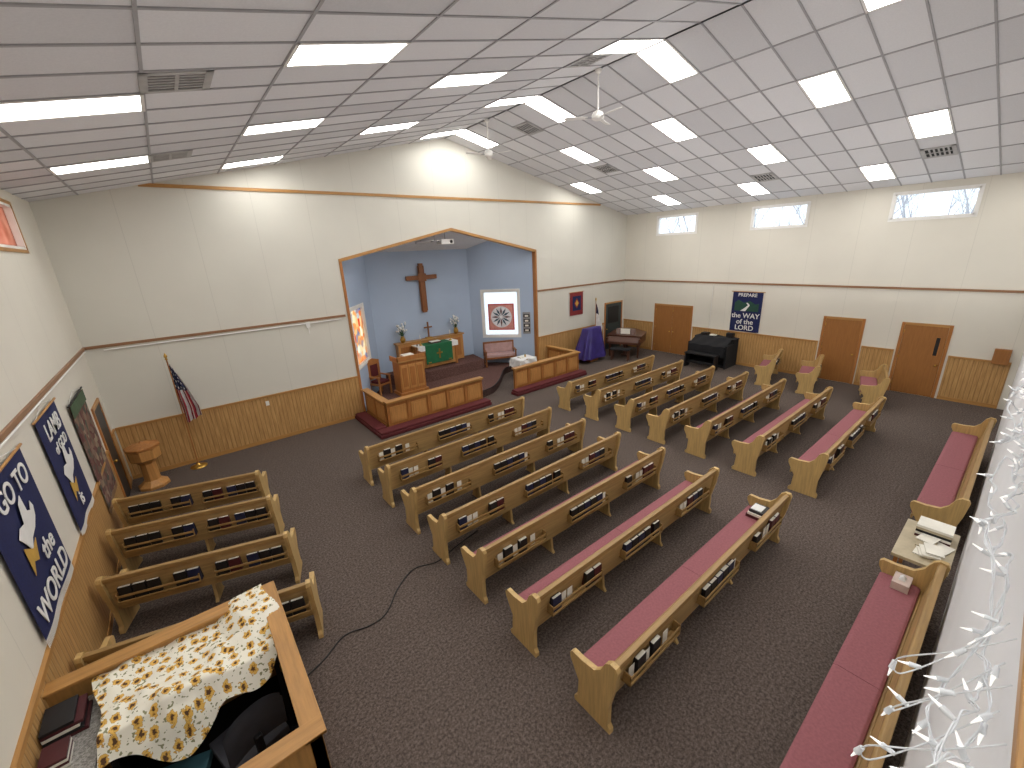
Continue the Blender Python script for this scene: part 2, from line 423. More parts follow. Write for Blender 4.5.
def quilt():
    g=MB();cx,cz_,y=1.24,2.08,-.015;S=.52
    red=plain("quilt_red",lin(196,80,72),.8);wh=plain("quilt_white",lin(232,231,234),.8);tl=plain("quilt_teal",lin(66,88,104),.8);br=plain("quilt_brown",lin(110,84,84),.8)
    g.box(cx-S,cx+S,y-.01,y,cz_-S,cz_+S,red,MR)
    g.box(cx-S+.05,cx+S-.05,y-.014,y-.01,cz_-S+.05,cz_+S-.05,plain("quilt_rose",lin(218,150,140),.8),MR)
    def disc(r,n,yy,m,a0=0):
        vs=[(cx+r*math.cos(a0+2*math.pi*i/n),yy,cz_+r*math.sin(a0+2*math.pi*i/n)) for i in range(n)]
        vs2=[(a,yy-.004,b) for a,_,b in vs]
        g.add(vs+vs2,[tuple(range(n)),tuple(range(n,2*n))]+[(i,(i+1)%n,n+(i+1)%n,n+i) for i in range(n)],m,False,MR)
    disc(.42,32,y-.014,wh)
    for i in range(12):
        a=2*math.pi*i/12;vs=[]
        for r,da in ((.05,0),(.22,.19),(.39,0),(.22,-.19)): vs.append((cx+r*math.cos(a+da),y-.021,cz_+r*math.sin(a+da)))
        g.add(vs,[(0,1,2,3)],tl if i%3 else br,False,MR)
    disc(.05,12,y-.022,wh)
    g.obj("star_quilt",recalc=False)
quilt()
g=MB();g.box(2.1,2.4,-.03,0,1.4,2.25,m_grey,MR)
for i in range(4): g.box(2.13,2.37,-.036,-.03,1.48+i*.19,1.60+i*.19,m_bookblk,MR);g.box(2.18,2.32,-.038,-.036,1.5+i*.19,1.57+i*.19,m_paper,MR)
g.obj("hymn_board")
g=MB();CX=7.15
g.box(CX-.085,CX+.085,BY-.12,BY-.04,2.55,4.28,m_cross);g.box(CX-.6,CX+.6,BY-.13,BY-.03,3.72,3.87,m_cross)
g.box(CX-.125,CX-.098,BY-.1,BY-.06,2.6,4.2,m_cross);g.box(CX+.098,CX+.125,BY-.1,BY-.06,2.6,4.2,m_cross)
g.box(CX-.16,CX+.16,BY-.15,BY-.13,3.66,3.93,m_cross);g.box(CX-.05,CX+.05,BY-.05,BY,3.2,3.8,m_cross)
g.obj("wall_cross",bevel=.008)
edge=[(3.86,12.05),(3.96,11.15),(4.4,11.0),(5.6,10.95),(6.6,10.8),(7.2,10.75),(7.7,10.85),(8.1,11.1),(8.45,11.4),(8.9,11.85),(9.25,12.2),(9.6,12.42),(10.4,12.5)]
back=[(9.2,14.02),(5.25,14.05),(4.0,12.3)]
edge=edge[:1]+cr(edge[1:],4)
SZ=.24
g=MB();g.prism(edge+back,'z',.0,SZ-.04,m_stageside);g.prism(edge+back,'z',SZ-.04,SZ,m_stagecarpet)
rim=[(x,y,SZ-.012) for x,y in edge[1:]];g.tube(rim,.02,plain("rubber_nosing",lin(34,28,28),.95),8);g.obj("chancel_platform")
g=MB();g.prism([(5.5,12.95),(8.9,12.95),(9.1,14.0),(5.35,14.05)],'z',SZ+.001,.60,m_stagecarpet);g.obj("altar_platform")
def rail(L,name,loc,rz,mats=(m_oakz,m_oakz2)):
    g=MB();n=max(1,round(L/.62));d=L/n;H=.84
    g.box(0,L,-.03,.03,.0,.12,mats[0]);g.box(0,L,-.015,.015,.12,H-.06,mats[0]);g.box(-.02,L+.02,-.10,.10,H-.05,H,m_oak)
    g.box(0,L,-.05,.05,H-.09,H-.05,m_oak)
    for i in range(n+1): g.box(max(0,i*d-.035),min(L,i*d+.035),-.035,.035,.0,H-.06,mats[0])
    for i in range(n):
        a,b=i*d+.08,(i+1)*d-.08
        for s in (-1,1):
            y0,y1=sorted((s*.015,s*.03));g.box(a,b,y0,y1,.2,H-.18,mats[1])
            y0,y1=sorted((s*.03,s*.038));g.box(a+.05,b-.05,y0,y1,.25,H-.23,mats[1])
    return g.obj(name,loc,rz,bevel=.004)
rail(3.15,"communion_rail",(3.85,10.42,0),0);rail(1.5,"communion_rail",(3.88,10.52,0),math.pi/2)
rail(3.15,"communion_rail",(8.33,10.42,0),0);rail(1.5,"communion_rail",(11.44,10.52,0),math.pi/2)
def kneeler(x0,x1,y0,y1):
    g=MB();g.box(x0,x1,y0,y1,0,.1,m_maroon);g.box(x0+.02,x1-.02,y0+.02,y1-.02,.1,.17,m_maroon);g.obj("kneeler",bevel=.02)
kneeler(3.45,7.05,9.98,10.33);kneeler(3.45,3.80,10.36,12.0);kneeler(8.1,11.5,9.98,10.33)
g=MB()
g.box(-.5,.5,-.3,.3,0,.1,m_oakz);g.box(-.44,.44,-.24,.26,.1,1.1,m_oakz)
for a in (-.4,-.13,.14): g.box(a,a+.25,-.255,-.24,.2,1.0,m_oakz2);
for a in (-.36,-.09,.18): g.box(a,a+.17,-.265,-.25,.28,.92,m_oakz)
g.box(-.5,.5,-.3,.3,1.1,1.15,m_oak);g.box(-.5,-.46,-.3,.3,1.15,1.27,m_oakz);g.box(.46,.5,-.3,.3,1.15,1.27,m_oakz);g.box(-.5,.5,-.3,-.26,1.15,1.29,m_oakz)
g.prism([(-.26,1.25),(.28,1.15),(.28,1.17),(-.26,1.28)],'x',-.3,.3,m_oak)
g.box(-.2,.16,-.16,.1,1.25,1.29,m_paper);g.cyl((.2,-.2,1.25),(.24,-.3,1.57),.008,m=m_black);g.sphere((.24,-.3,1.58),.025,m_black)
g.obj("pulpit",(5.55,12.45,SZ),0,bevel=.006)
g=MB();x0,x1,y0,y1=6.3,8.0,13.25,13.75
for x in (x0+.06,x1-.14):
    for y in (y0+.04,y1-.12): g.box(x,x+.08,y,y+.08,.6,1.42,m_oakz)
g.box(x0+.08,x1-.08,y0+.07,y1-.07,.66,1.36,m_oakz2)
g.box(x0,x1,y0,y1,1.42,1.47,m_oak);g.box(x0+.03,x1-.03,y0-.012,y1+.01,1.47,1.478,m_whitecloth)
g.box(x0+.03,x1-.03,y0-.014,y0-.002,1.3,1.475,m_whitecloth);g.box(x0+.3,x1-.3,y0-.03,y0-.016,.8,1.48,m_green);g.box(x0+.3,x1-.3,y0-.03,y1,1.478,1.485,m_green)
cx=(x0+x1)/2;g.box(cx-.03,cx+.03,y0-.036,y0-.03,.95,1.3,m_brass);g.box(cx-.12,cx+.12,y0-.036,y0-.03,1.12,1.18,m_brass)
for a in (-.42,.42): g.box(cx+a-.06,cx+a+.06,y0-.036,y0-.03,.83,.87,m_brass)
g.box(cx-.2,cx+.2,y0+.15,y0+.4,1.485,1.53,m_bookred);g.box(cx-.19,cx+.19,y0+.16,y0+.39,1.53,1.545,m_paper)
g.obj("communion_altar",bevel=.003)
g=MB();g.box(5.85,8.55,13.8,14.05,.6,1.55,m_oakz2);g.box(5.8,8.6,13.76,14.06,1.55,1.6,m_oak)
for i in range(5): g.box(5.95+i*.52,5.95+i*.52+.4,13.785,13.8,.75,1.45,m_oakz)
g.obj("altar_retable",bevel=.003)
g=MB();g.box(CX-.12,CX+.12,13.84,14.0,1.6,1.64,m_brass);g.box(CX-.025,CX+.025,13.9,13.94,1.64,2.2,m_cross);g.box(CX-.16,CX+.16,13.9,13.94,1.98,2.03,m_cross);g.obj("altar_cross")
def vase(x,y,z,s=1.):
    g=MB();g.lathe([(.05,0),(.09,.05),(.1,.13),(.06,.2),(.075,.24)],(0,0,0),16,m_brass)
    r=random.Random(int(x*10))
    for i in range(26):
        a=r.uniform(0,6.28);d=r.uniform(.04,.18);h=r.uniform(.38,.72)
        p=(d*math.cos(a),d*math.sin(a),h);g.tube([(0,0,.2),(p[0]*.5,p[1]*.5,h*.7),p],.004,m_leaf,4)
        for kk in range(5):
            b=kk*1.256;q=(p[0]+.06*math.cos(b),p[1]+.06*math.sin(b),h+.03)
            g.add([p,(p[0]+.028*math.cos(b+.5),p[1]+.028*math.sin(b+.5),h+.03),q,(p[0]+.028*math.cos(b-.5),p[1]+.028*math.sin(b-.5),h+.03)],[(0,1,2,3)],m_flower)
        g.sphere((p[0],p[1],h),.032,m_flower,5)
    for i in range(10):
        a=r.uniform(0,6.28);d=r.uniform(.08,.15);h=r.uniform(.25,.4)
        g.add([(0,0,.22),(d*.5*math.cos(a+.3),d*.5*math.sin(a+.3),h),(d*math.cos(a),d*math.sin(a),h+.03),(d*.5*math.cos(a-.3),d*.5*math.sin(a-.3),h)],[(0,1,2,3)],m_leaf)
    g.obj("flower_vase",(x,y,z),recalc=False)
vase(6.08,13.86,1.6);vase(8.3,13.86,1.6)
def candle(x,y,z):
    g=MB();g.lathe([(.06,0),(.05,.02),(.012,.04),(.012,.2),(.03,.22)],(0,0,0),12,m_brass);g.cyl((0,0,.22),(0,0,.38),.012,m=m_white);g.obj("candlestick",(x,y,z))
candle(6.55,13.45,1.486);candle(7.78,13.45,1.486)
def chair(name,loc,rz,mw,mc,W=.56):
    g=MB();D=.5
    for x in (0,W-.05):
        g.box(x,x+.05,0,.05,0,.62,mw);g.box(x,x+.05,D-.05,D,0,1.1,mw);g.box(x-.01,x+.06,-.02,D,.62,.66,mw)
    g.box(0,W,0,D,.36,.42,mw);g.box(.05,W-.05,.02,D-.06,.42,.5,mc);g.box(.05,W-.05,D-.045,D-.01,.52,1.08,mw);g.box(.1,W-.1,D-.06,D-.045,.6,1.0,mc)
    g.prism([(0,1.08),(W,1.08),(W,1.12),(W/2,1.2),(0,1.12)],'y',D-.05,D,mw)
    g.obj(name,loc,rz,bevel=.008)
chair("clergy_chair",(4.55,12.6,SZ),.35,m_oakz,m_maroon,W=.5)
g=MB();W=1.25
m_pinkup=plain("settee_pink_upholstery",lin(178,146,142),.85)
for x in (0,W-.06): g.box(x,x+.06,0,.06,0,.6,m_cross);g.box(x,x+.06,.46,.52,0,.9,m_cross);g.box(x-.01,x+.07,-.02,.52,.58,.63,m_cross)
g.box(0,W,0,.5,.3,.38,m_cross);g.box(.06,W-.06,.0,.44,.38,.48,m_pinkup);g.box(.06,W-.06,.44,.5,.48,.85,m_pinkup);g.box(0,W,.45,.52,.85,.92,m_cross)
g.obj("settee",(8.98,12.95,SZ),-.45,bevel=.012)
g=MB()
def cloth(u,v):
    x=(u-.5)*1.3;y=(v-.5)*1.1;hx,hy=.38,.28
    dx=max(0,abs(x)-hx);dy=max(0,abs(y)-hy);d=max(dx,dy)
    f=.03*math.sin(14*(x+y)) if d>0 else 0
    return (max(-hx,min(hx,x))*(1+.25*d)+(f if dx>dy else 0)+(math.copysign(.01,x) if dx else 0),max(-hy,min(hy,y))*(1+.25*d)+(f if dy>=dx else 0),.745-d*1.15)
g.grid(cloth,40,36,m_whitecloth);g.box(-.36,.36,-.26,.26,.70,.735,m_oak)
for x in (-.33,.29):
    for y in (-.23,.19): g.box(x,x+.04,y,y+.04,0,.7,m_oak)
g.cyl((.1,0,.745),(.1,0,.84),.03,m=m_brass);g.box(-.2,-.02,-.1,.1,.748,.78,m_paper)
g.obj("cloth_covered_table",(9.75,11.6,.0),recalc=False)
g=MB();g.box(7.15,7.6,12.35,12.7,4.86,5.02,m_white);g.cyl((7.37,12.5,5.02),(7.37,12.5,5.3),.02,m=m_grey);g.cyl((7.5,12.33,4.94),(7.5,12.36,4.94),.05,m=m_black);g.obj("ceiling_projector",bevel=.01)
g=MB();g.box(6.75,6.83,12.3,13.4,4.93,4.99,m_white);g.box(6.95,7.03,12.3,13.4,4.93,4.99,m_white)
for y in (12.35,13.3): g.cyl((6.89,y,4.96),(6.89,y,5.2),.01,m=m_grey)
g.box(6.75,7.03,12.3,12.36,4.93,4.97,m_grey);g.box(6.75,7.03,13.34,13.4,4.93,4.97,m_grey)
g.obj("ceiling_mount_rack")
g=MB()  # added fill lights to brighten the alcove, hidden above the opening
for x in (5.2,9.4): g.box(x-.35,x+.35,12.62,12.82,4.98,5.02,m_white);g.box(x-.32,x+.32,12.64,12.80,4.97,4.98,m_lens2);g.cyl((x,12.72,5.02),(x,12.72,5.2),.01,m=m_grey)
g.obj("chancel_fill_light")

# ---------------------------------------------------------------- pews
def pewmesh(L,racks,pads,name,cush=True):
    g=MB();T=.055
    prof=[(.03,0),(.49,0),(.50,.05),(.455,.10),(.44,.33),(.50,.44),(.555,.55),(.56,.61),(.53,.645),(.40,.64),(.24,.66),(.165,.74),(.115,.86),(.06,.91),(-.01,.905),(-.03,.86),(.0,.62),(.06,.34),(.06,.10),(.03,.06)]
    for x in (0,L-T): g.prism(prof,'x',x,x+T,m_pewend)
    g.box(T,L-T,.10,.52,.375,.41,m_pew);g.box(T,L-T,.50,.525,.33,.41,m_pew)
    g.prism([(.105,.33),(.13,.33),(.045,.86),(.02,.86)],'x',T,L-T,m_pew)
    g.prism([(.0,.82),(.075,.82),(.07,.875),(.05,.89),(.0,.885)],'x',T,L-T,m_pewdark)
    g.prism([(.12,.36),(.15,.36),(.14,.43),(.115,.43)],'x',T,L-T,m_pewdark)
    n=2 if L>3.5 else 1
    for i in range(n):
        x=L*(i+1)/(n+1) if n>1 else L/2
        g.prism([(.12,0),(.44,0),(.40,.06),(.36,.3),(.46,.375),(.11,.375),(.18,.3),(.16,.06)],'x',x-.02,x+.02,m_pewend)
    if cush:
        for i in range(pads):
            a=T+.01+(L-2*T-.02)*i/pads;b=T+.01+(L-2*T-.02)*(i+1)/pads-.006
            g.prism([(.15,.412),(.515,.412),(.53,.435),(.525,.465),(.49,.478),(.17,.478),(.145,.46),(.14,.43)],'x',a,b,m_cush)
    r=random.Random(int(L*100)+racks)
    for i in range(racks):
        c=L*(i+.5)/racks+r.uniform(-.05,.05);w=.45
        lean=lambda z:.105-(z-.33)*.16
        z0=.5;y1=lean(z0)
        g.box(c-w,c+w,y1-.10,y1,z0,z0+.015,m_pewdark);g.box(c-w,c+w,y1-.105,y1-.09,z0+.0,z0+.03,m_pewdark);g.box(c-w,c+w,y1-.105,y1-.093,z0+.08,z0+.115,m_pewdark)
        for x in (c-w,c+w-.015): g.box(x,x+.015,y1-.105,y1-.01,z0,z0+.14,m_pewdark)
        x=c-w+.03
        while x<c+w-.12:
            kind=r.random()
            if kind<.6:
                bw=.14;mm=r.choice([m_bookred,m_bookblk,m_bookblk,m_bookblue]);d=r.uniform(.035,.05)
                g.box(x,x+bw,y1-.085,y1-.085+d,z0+.017,z0+.22,mm);g.box(x+.006,x+bw-.004,y1-.08,y1-.08+d-.01,z0+.2,z0+.222,m_paper)
                if r.random()<.6: g.box(x,x+bw,y1-.085+d,y1-.085+2*d-.01,z0+.017,z0+.21,r.choice([m_bookred,m_bookblk]))
                x+=bw+.01
            elif kind<.76:
                g.box(x,x+.09,y1-.06,y1-.056,z0+.017,z0+.19,m_paper);x+=.11
            else: x+=.07
    return g.mesh(name)
rows=[1.69,2.77,3.80,4.80,5.78,6.84,7.89]
rows2=[1.71,2.76,3.81,4.80,5.77,6.83,7.88]
ME=pewmesh(4.2,3,2,"pew_long")
ME2=pewmesh(4.23,3,2,"pew_long_b")
for i,y in enumerate(rows): place(ME if i%2 else ME2,"pew",(2.38,y,0),0,.006)
for i,y in enumerate(rows2): place(ME2 if i%2 else ME,"pew",(8.36,y,0),0,.006)
MS=pewmesh(2.15,2,1,"pew_short")
for y in (4.76,5.98,7.25,8.36):
    a=-.30;L=2.12
    if y<5: a=-.24
    place(MS,"pew",(.50-L*math.cos(a),y-L*math.sin(a),0),a,.006)
MF=pewmesh(1.7,1,1,"pew_side")
for x,y in ((14.28,1.95),(14.42,3.55),(14.45,4.75)): place(MF,"pew",(x,y,0),.22,.006)
MR1=pewmesh(3.9,0,2,"pew_rear");MR2=pewmesh(4.3,0,2,"pew_rear_b")
place(MR1,"pew",(2.42,-.03,0),0,.006);place(MR2,"pew",(8.15,-.03,0),0,.006)
g=MB();g.box(6.2,6.46,1.9,2.12,.48,.53,m_bookred);g.box(6.2,6.45,1.9,2.1,.53,.57,m_paper);g.box(6.22,6.47,1.88,2.09,.57,.61,m_bookblk);g.box(6.25,6.43,1.93,2.08,.61,.62,m_whitecloth);g.obj("stacked_hymnals")
g=MB();m_tan=plain("laminate_beige",lin(184,170,142),.5)
g.box(6.42,7.45,-.06,.46,.66,.70,m_tan)
for x in (6.45,7.38):
    for y in (-.03,.39): g.box(x,x+.04,y,y+.04,0,.66,m_oakz)
g.obj("literature_table")
g=MB();r=random.Random(3)
for i in range(7):
    x=6.46+r.random()*.5;y=.0+r.random()*.22;M=Matrix.Translation((x,y,.702+.012*i))@Matrix.Rotation(r.uniform(-.3,.3),4,'Z')
    g.box(0,.24,0,.17,0,.011,r.choice([m_paper,m_tan,m_tan,m_paper]),M)
for i,mm in enumerate((m_bookred,m_paper,m_bookblk,m_tan,m_paper)): g.box(7.05,7.32,.0,.34,.702+.035*i,.735+.035*i,mm)
g.obj("paper_stack")
g=MB();g.box(6.0,6.24,.2,.36,.48,.58,plain("tissue_box",lin(196,176,166),.7));g.grid(lambda u,v:(6.08+.08*u,.25+.06*v,.58+.06*math.sin(3.14*u)*math.sin(3.1*v)+.02*math.sin(9*u)),8,8,m_whitecloth);g.obj("tissue_box",recalc=False)

# ---------------------------------------------------------------- doors
def door(name,x,s,a,b,H=2.03,mat=m_door,leaves=1,win=False):
    g=MB();f=lambda d0,d1:sorted((x+s*d0,x+s*d1));t=.07
    g.box(*f(0,.03),a,a+t,0,H+t,m_oakz);g.box(*f(0,.03),b-t,b,0,H+t,m_oakz);g.box(*f(0,.03),a+t,b-t,H,H+t,m_oaky)
    w=(b-a-2*t)/leaves
    for i in range(leaves):
        p=a+t+i*w;g.box(*f(0,.018),p+.006,p+w-.006,.01,H-.004,mat)
        ky=p+.08 if (leaves==1 or i==1) else p+w-.08
        g.sphere((x+s*.055,ky,.95),.03,m_brass,8);g.cyl((x,ky,.95),(x+s*.05,ky,.95),.012,m=m_brass)
        if win:
            g.box(*f(.018,.024),p+.1,p+.22,1.2,1.75,m_oakz);g.box(*f(.024,.026),p+.12,p+.2,1.22,1.73,m_black)
        for hz in (.25,1.05,1.8): g.box(*f(.018,.024),p+w-.02,p+w-.004,hz,hz+.09,m_brass)
    g.obj(name)
door("door_1",XR,-1,8.65,10.4,leaves=2);door("door_2",XR,-1,3.1,4.18);door("door_3",XR,-1,1.2,2.26,win=True)
m_ddark=plain("dark_door_paint",lin(46,44,44),.5)
door("door_4",XL,1,10.65,11.57,mat=m_ddark)
g=MB();m_tealdoor=plain("dark_teal_door",lin(52,62,62),.5)
g.box(15.0,15.07,YF-.03,YF,0,2.15,m_oakz);g.box(16.2,16.27,YF-.03,YF,0,2.15,m_oakz);g.box(15.07,16.2,YF-.03,YF,2.08,2.15,m_oak);g.box(15.07,16.2,YF-.018,YF,0,2.08,m_tealdoor)
g.box(15.25,16.0,YF-.024,YF-.018,1.2,1.95,m_black);g.sphere((15.15,YF-.05,.95),.03,m_brass,8);g.obj("door_5")
MB().box(XR-.1,XR,.05,.35,1.2,1.6,m_door).obj("wall_speaker",bevel=.01)

# ---------------------------------------------------------------- banners
def banner(name,side,x,a,b,z0,z1,mat,fr=m_white,rod=m_oaky,fringe=True,extra=None):
    g=MB();s=1 if side=='L' else -1
    def fn(u,v):
        yy=a+(b-a)*u;return (x+s*(.03+.008*math.sin(u*9)),yy,z0+(z1-z0)*v)
    g.grid(fn,24,4,mat)
    if extra: g.box(*sorted((x+s*.045,x+s*.05)),a,b,extra[0],extra[1],extra[2])
    if fringe:
        n=60
        for i in range(n):
            y=a+(b-a)*(i+.5)/n;xx=x+s*(.03+.008*math.sin((i+.5)/n*9));g.box(xx-.002,xx+.002,y-.006,y+.004,z0-.09,z0,fr)
    g.cyl((x+s*.035,a-.06,z1),(x+s*.035,b+.06,z1),.014,m=rod)
    g.tube([(x+s*.035,a+.02,z1),(x+s*.02,(a+b)/2,z1+.1),(x+s*.035,b-.02,z1)],.004,m_white,4)
    return g.obj(name,recalc=False)
m_txt=plain("felt_white",lin(226,225,222),.8,var=.03);m_gold=plain("felt_gold",lin(196,156,70),.8)
def shape(pts,M,mat,parent,nm,d=.004):
    g=MB();n=len(pts);g.add([(u,v,0) for u,v in pts]+[(u,v,d) for u,v in pts],[tuple(range(n))[::-1],tuple(range(n,2*n))]+[(i,(i+1)%n,n+(i+1)%n,n+i) for i in range(n)],mat,False,M)
    return g.obj(nm,parent=parent,recalc=False)
dove=[(-.32,.05),(-.2,.12),(-.05,.1),(.02,.3),(.14,.36),(.16,.16),(.26,.12),(.34,.2),(.38,.12),(.32,.02),(.18,-.06),(.0,-.1),(-.12,-.2),(-.2,-.08)]
b1=banner("go_to_world_banner",'L',XL,5.05,6.42,1.36,2.85,m_navy)
text("GO TO",.3,m_txt,wallM(XL+.045,5.8,2.62,'L'),b1,"lettering_top")
shape([(u*.9,v*.9) for u,v in dove],wallM(XL+.045,5.7,2.2,'L'),m_txt,b1,"dove")
shape([(-.1,-.35),(0,-.25),(.12,-.3),(.25,-.12),(.1,-.16),(-.1,-.05)],wallM(XL+.047,5.5,2.2,'L'),m_gold,b1,"flame")
text("the",.3,m_txt,wallM(XL+.045,6.0,1.86,'L'),b1,"lettering_mid")
text("WORLD",.33,m_txt,wallM(XL+.045,5.74,1.54,'L'),b1,"lettering_low")
b2=banner("lamb_banner",'L',XL,7.2,8.36,1.34,2.88,m_navy)
text("LAMB",.32,m_txt,wallM(XL+.045,7.8,2.64,'L'),b2,"lettering_top")
text("of GOD",.2,m_txt,wallM(XL+.045,7.85,2.38,'L'),b2,"lettering_mid")
shape([(u*1.0,v*1.0) for u,v in dove],wallM(XL+.045,7.75,2.03,'L'),m_txt,b2,"dove")
shape([(-.1,-.2),(0,-.1),(.12,-.16),(.25,.02),(.1,-.02),(-.1,.08)],wallM(XL+.047,7.6,1.85,'L'),m_gold,b2,"flame")
text("is",.3,m_txt,wallM(XL+.045,7.78,1.58,'L'),b2,"lettering_low")
t_=NT("tapestry_weave");v=t_.new("TexVoronoi");v.inputs["Scale"].default_value=9;t_.L(t_.tc.outputs["Object"],v.inputs["Vector"]);sp=t_.new("SeparateColor");t_.L(v.outputs["Color"],sp.inputs[0])
t_.col(t_.ramp(sp.outputs[0],[(.1,lin(92,50,46)),(.35,lin(132,104,88)),(.55,lin(66,78,68)),(.75,lin(104,64,58)),(.95,lin(150,134,112))]));t_.rough(.9)
banner("woven_tapestry",'L',XL,9.0,10.3,.75,2.6,t_.m,fr=plain("fringe_tan",lin(150,120,90),.9),rod=m_black,extra=(2.38,2.58,plain("valance_green",lin(70,92,66),.8)))
b3=banner("prepare_the_way_banner",'R',XR,6.08,7.12,1.30,2.76,m_navy,fringe=False)
text("PREPARE",.17,m_txt,wallM(XR-.045,6.6,2.64,'R'),b3,"lettering_top")
shape([(-.42,-.2),(-.42,.1),(-.3,.2),(-.1,.1),(.1,.18),(.3,.06),(.42,.1),(.42,-.2)],wallM(XR-.042,6.6,2.26,'R'),plain("felt_green",lin(34,72,58),.8),b3,"hills",.003)
shape([(-.2,-.2),(-.02,-.05),(.05,.02),(-.02,.1),(.03,.11),(.12,.02),(.05,-.08),(-.02,-.2)],wallM(XR-.046,6.6,2.26,'R'),m_txt,b3,"road")
text("the WAY\nof the\nLORD",.25,m_txt,wallM(XR-.045,6.6,1.66,'R'),b3,"lettering_low")
g=MB();redb=plain("red_banner_cloth",lin(128,40,42),.8)
g.grid(lambda u,v:(12.73+.8*u,YF-.03-.006*math.sin(u*9),1.86+.95*v),16,3,redb);g.cyl((12.68,YF-.035,2.81),(13.58,YF-.035,2.81),.013,m=m_oak)
g.grid(lambda u,v:(12.88+.5*u,YF-.045,2.05+.6*v),1,1,m_navy)
M=wallM(13.13,YF-.05,2.35,'F')
g.add([(.0,.22,0),(.16,.0,0),(.0,-.22,0),(-.16,0,0)],[(0,1,2,3)],redb,False,M);g.add([(.0,.14,.002),(.1,.0,.002),(.0,-.14,.002),(-.1,0,.002)],[(0,1,2,3)],m_gold,False,M)
g.obj("red_wall_banner",recalc=False)

# ---------------------------------------------------------------- flags
def flag(name,loc,us,H=2.62,rz=0):
    red=plain("flag_red",lin(140,30,44),.75);wh=plain("flag_white",lin(225,222,220),.75);nv=plain("flag_navy",lin(28,32,68),.75)
    g=MB();g.lathe([(.17,0),(.17,.02),(.12,.04),(.05,.06),(.025,.1)],(0,0,0),20,m_brass);g.cyl((0,0,.06),(0,0,H),.014,m=m_oakz)
    g.lathe([(.014,0),(.03,.02),(.012,.05),(.035,.07),(.03,.1),(.002,.16)],(0,0,H),12,m_brass)
    top=H-.08
    def fn(u,v):
        x=.015+.34*u*(.3+.7*min(1,v*1.3))
        y=.075*math.sin(u*16+v*1.2)*(.35+.65*v)+.02*math.sin(v*9+u*5)
        z=top-v*(1.42-.25*u)-u*.26*(1-v*.6)
        return (x,y-.02,z)
    def mf(u,v):
        if us:
            if v<.42 and u<.8:
                return wh if (int(u*22)%3==0 and int(v*26)%3==0) else nv
            return red if int((u*1.0+v*.05)*9)%2==0 else wh
        return nv if (v<.3 and u<.6) else wh
    g.grid(fn,66,60,red,matfn=mf);g.obj(name,loc,rz,recalc=False)
flag("american_flag",(-.38,11.72,0),True,rz=-.2)
flag("christian_flag",(14.05,11.75,0),False,2.35)

g=MB();g.lathe([(.28,0),(.28,.06),(.22,.1),(.15,.16),(.14,.55),(.19,.62),(.28,.68),(.29,.90),(.24,.92)],(0,0,0),8,m_oakz2,smooth=False,rot=.5)
g.lathe([(.31,.92),(.31,.96),(.18,1.0),(.04,1.03),(.01,1.07)],(0,0,0),8,m_oakz,smooth=False,rot=.5)
g.obj("baptismal_font",(-1.2,11.35,0),.2,bevel=.004)

g=MB()
def drape(u,v):
    a=2*math.pi*u
    if v<.3:
        k=v/.3;w,d=.42*k,.26*k;z=1.44-.10*k*(math.sin(a)*.5)-.03*k
    else:
        k=(v-.3)/.7;w=.42+.2*k;d=.26+.17*k;z=1.41-.05*math.sin(a)*(1-k)-k*1.22
    f=1+(.12*math.sin(a*9)+.06*math.sin(a*5+2))*max(0,v-.25)
    ca,sa=math.cos(a),math.sin(a);e=.6
    x=math.copysign(abs(ca)**e,ca)*w*f;y=math.copysign(abs(sa)**e,sa)*d*f
    return (x+(.3*max(0,v-.4) if ca<0 else 0)*-1,y,z)
g.grid(drape,90,24,m_purple);g.box(-.25,.25,-.18,.18,0,1.3,m_oakz);g.box(-.34,.34,-.22,.22,1.3,1.34,m_oak)
g.obj("draped_lectern",(13.2,11.25,0),.0,recalc=False)
g=MB()
out=[(-.72,-.75),(.72,-.75),(.72,.1),(.66,.35),(.45,.5),(.25,.7),(.1,.9),(-.2,1.0),(-.5,.95),(-.72,.75)]
g.prism(out,'z',.62,.92,m_piano);g.prism([(u*1.02,v*1.02) for u,v in out],'z',.92,.95,m_piano)
g.box(-.72,.72,-.95,-.75,.60,.70,m_piano);g.prism([(-.94,.70),(-.75,.70),(-.75,.88),(-.80,.88)],'x',-.64,.64,m_piano)
g.box(-.72,-.64,-.95,-.75,.60,.85,m_piano);g.box(.64,.72,-.95,-.75,.60,.85,m_piano)
for p in ((-.6,-.7),(.6,-.7),(-.25,.75)): g.lathe([(.03,0),(.035,.06),(.05,.3),(.07,.62)],(p[0],p[1],0),10,m_piano)
g.box(-.05,.05,-.6,-.5,.1,.62,m_piano);g.box(-.12,.12,-.72,-.5,.08,.12,m_piano);g.prism([(-.55,.95),(-.5,.95),(-.4,1.18),(-.43,1.18)],'x',-.4,.4,m_piano);g.box(-.2,.2,-.56,-.54,.97,1.2,m_paper)
g.obj("grand_piano",(15.2,10.85,0),-1.2,bevel=.006)
g=MB();g.box(-.4,.4,-.18,.18,.44,.5,m_blackcloth)
for x in (-.36,.31):
    for y in (-.15,.1): g.box(x,x+.05,y,y+.05,0,.44,m_piano)
g.obj("piano_bench",(14.05,10.4,0),-1.2,bevel=.006)
g=MB()
g.box(0,1.5,.35,.72,0,1.0,m_blackcloth);g.box(0,.06,-.2,.4,0,.88,m_blackcloth);g.box(1.44,1.5,-.2,.4,0,.88,m_blackcloth)
g.box(.06,1.44,-.18,.4,.64,.70,m_black);g.prism([(-.14,.70),(.4,.70),(.4,.96),(.1,.94),(-.12,.80)],'x',.06,1.44,m_blackcloth)
g.box(-.02,1.52,.3,.74,1.0,1.04,m_blackcloth)
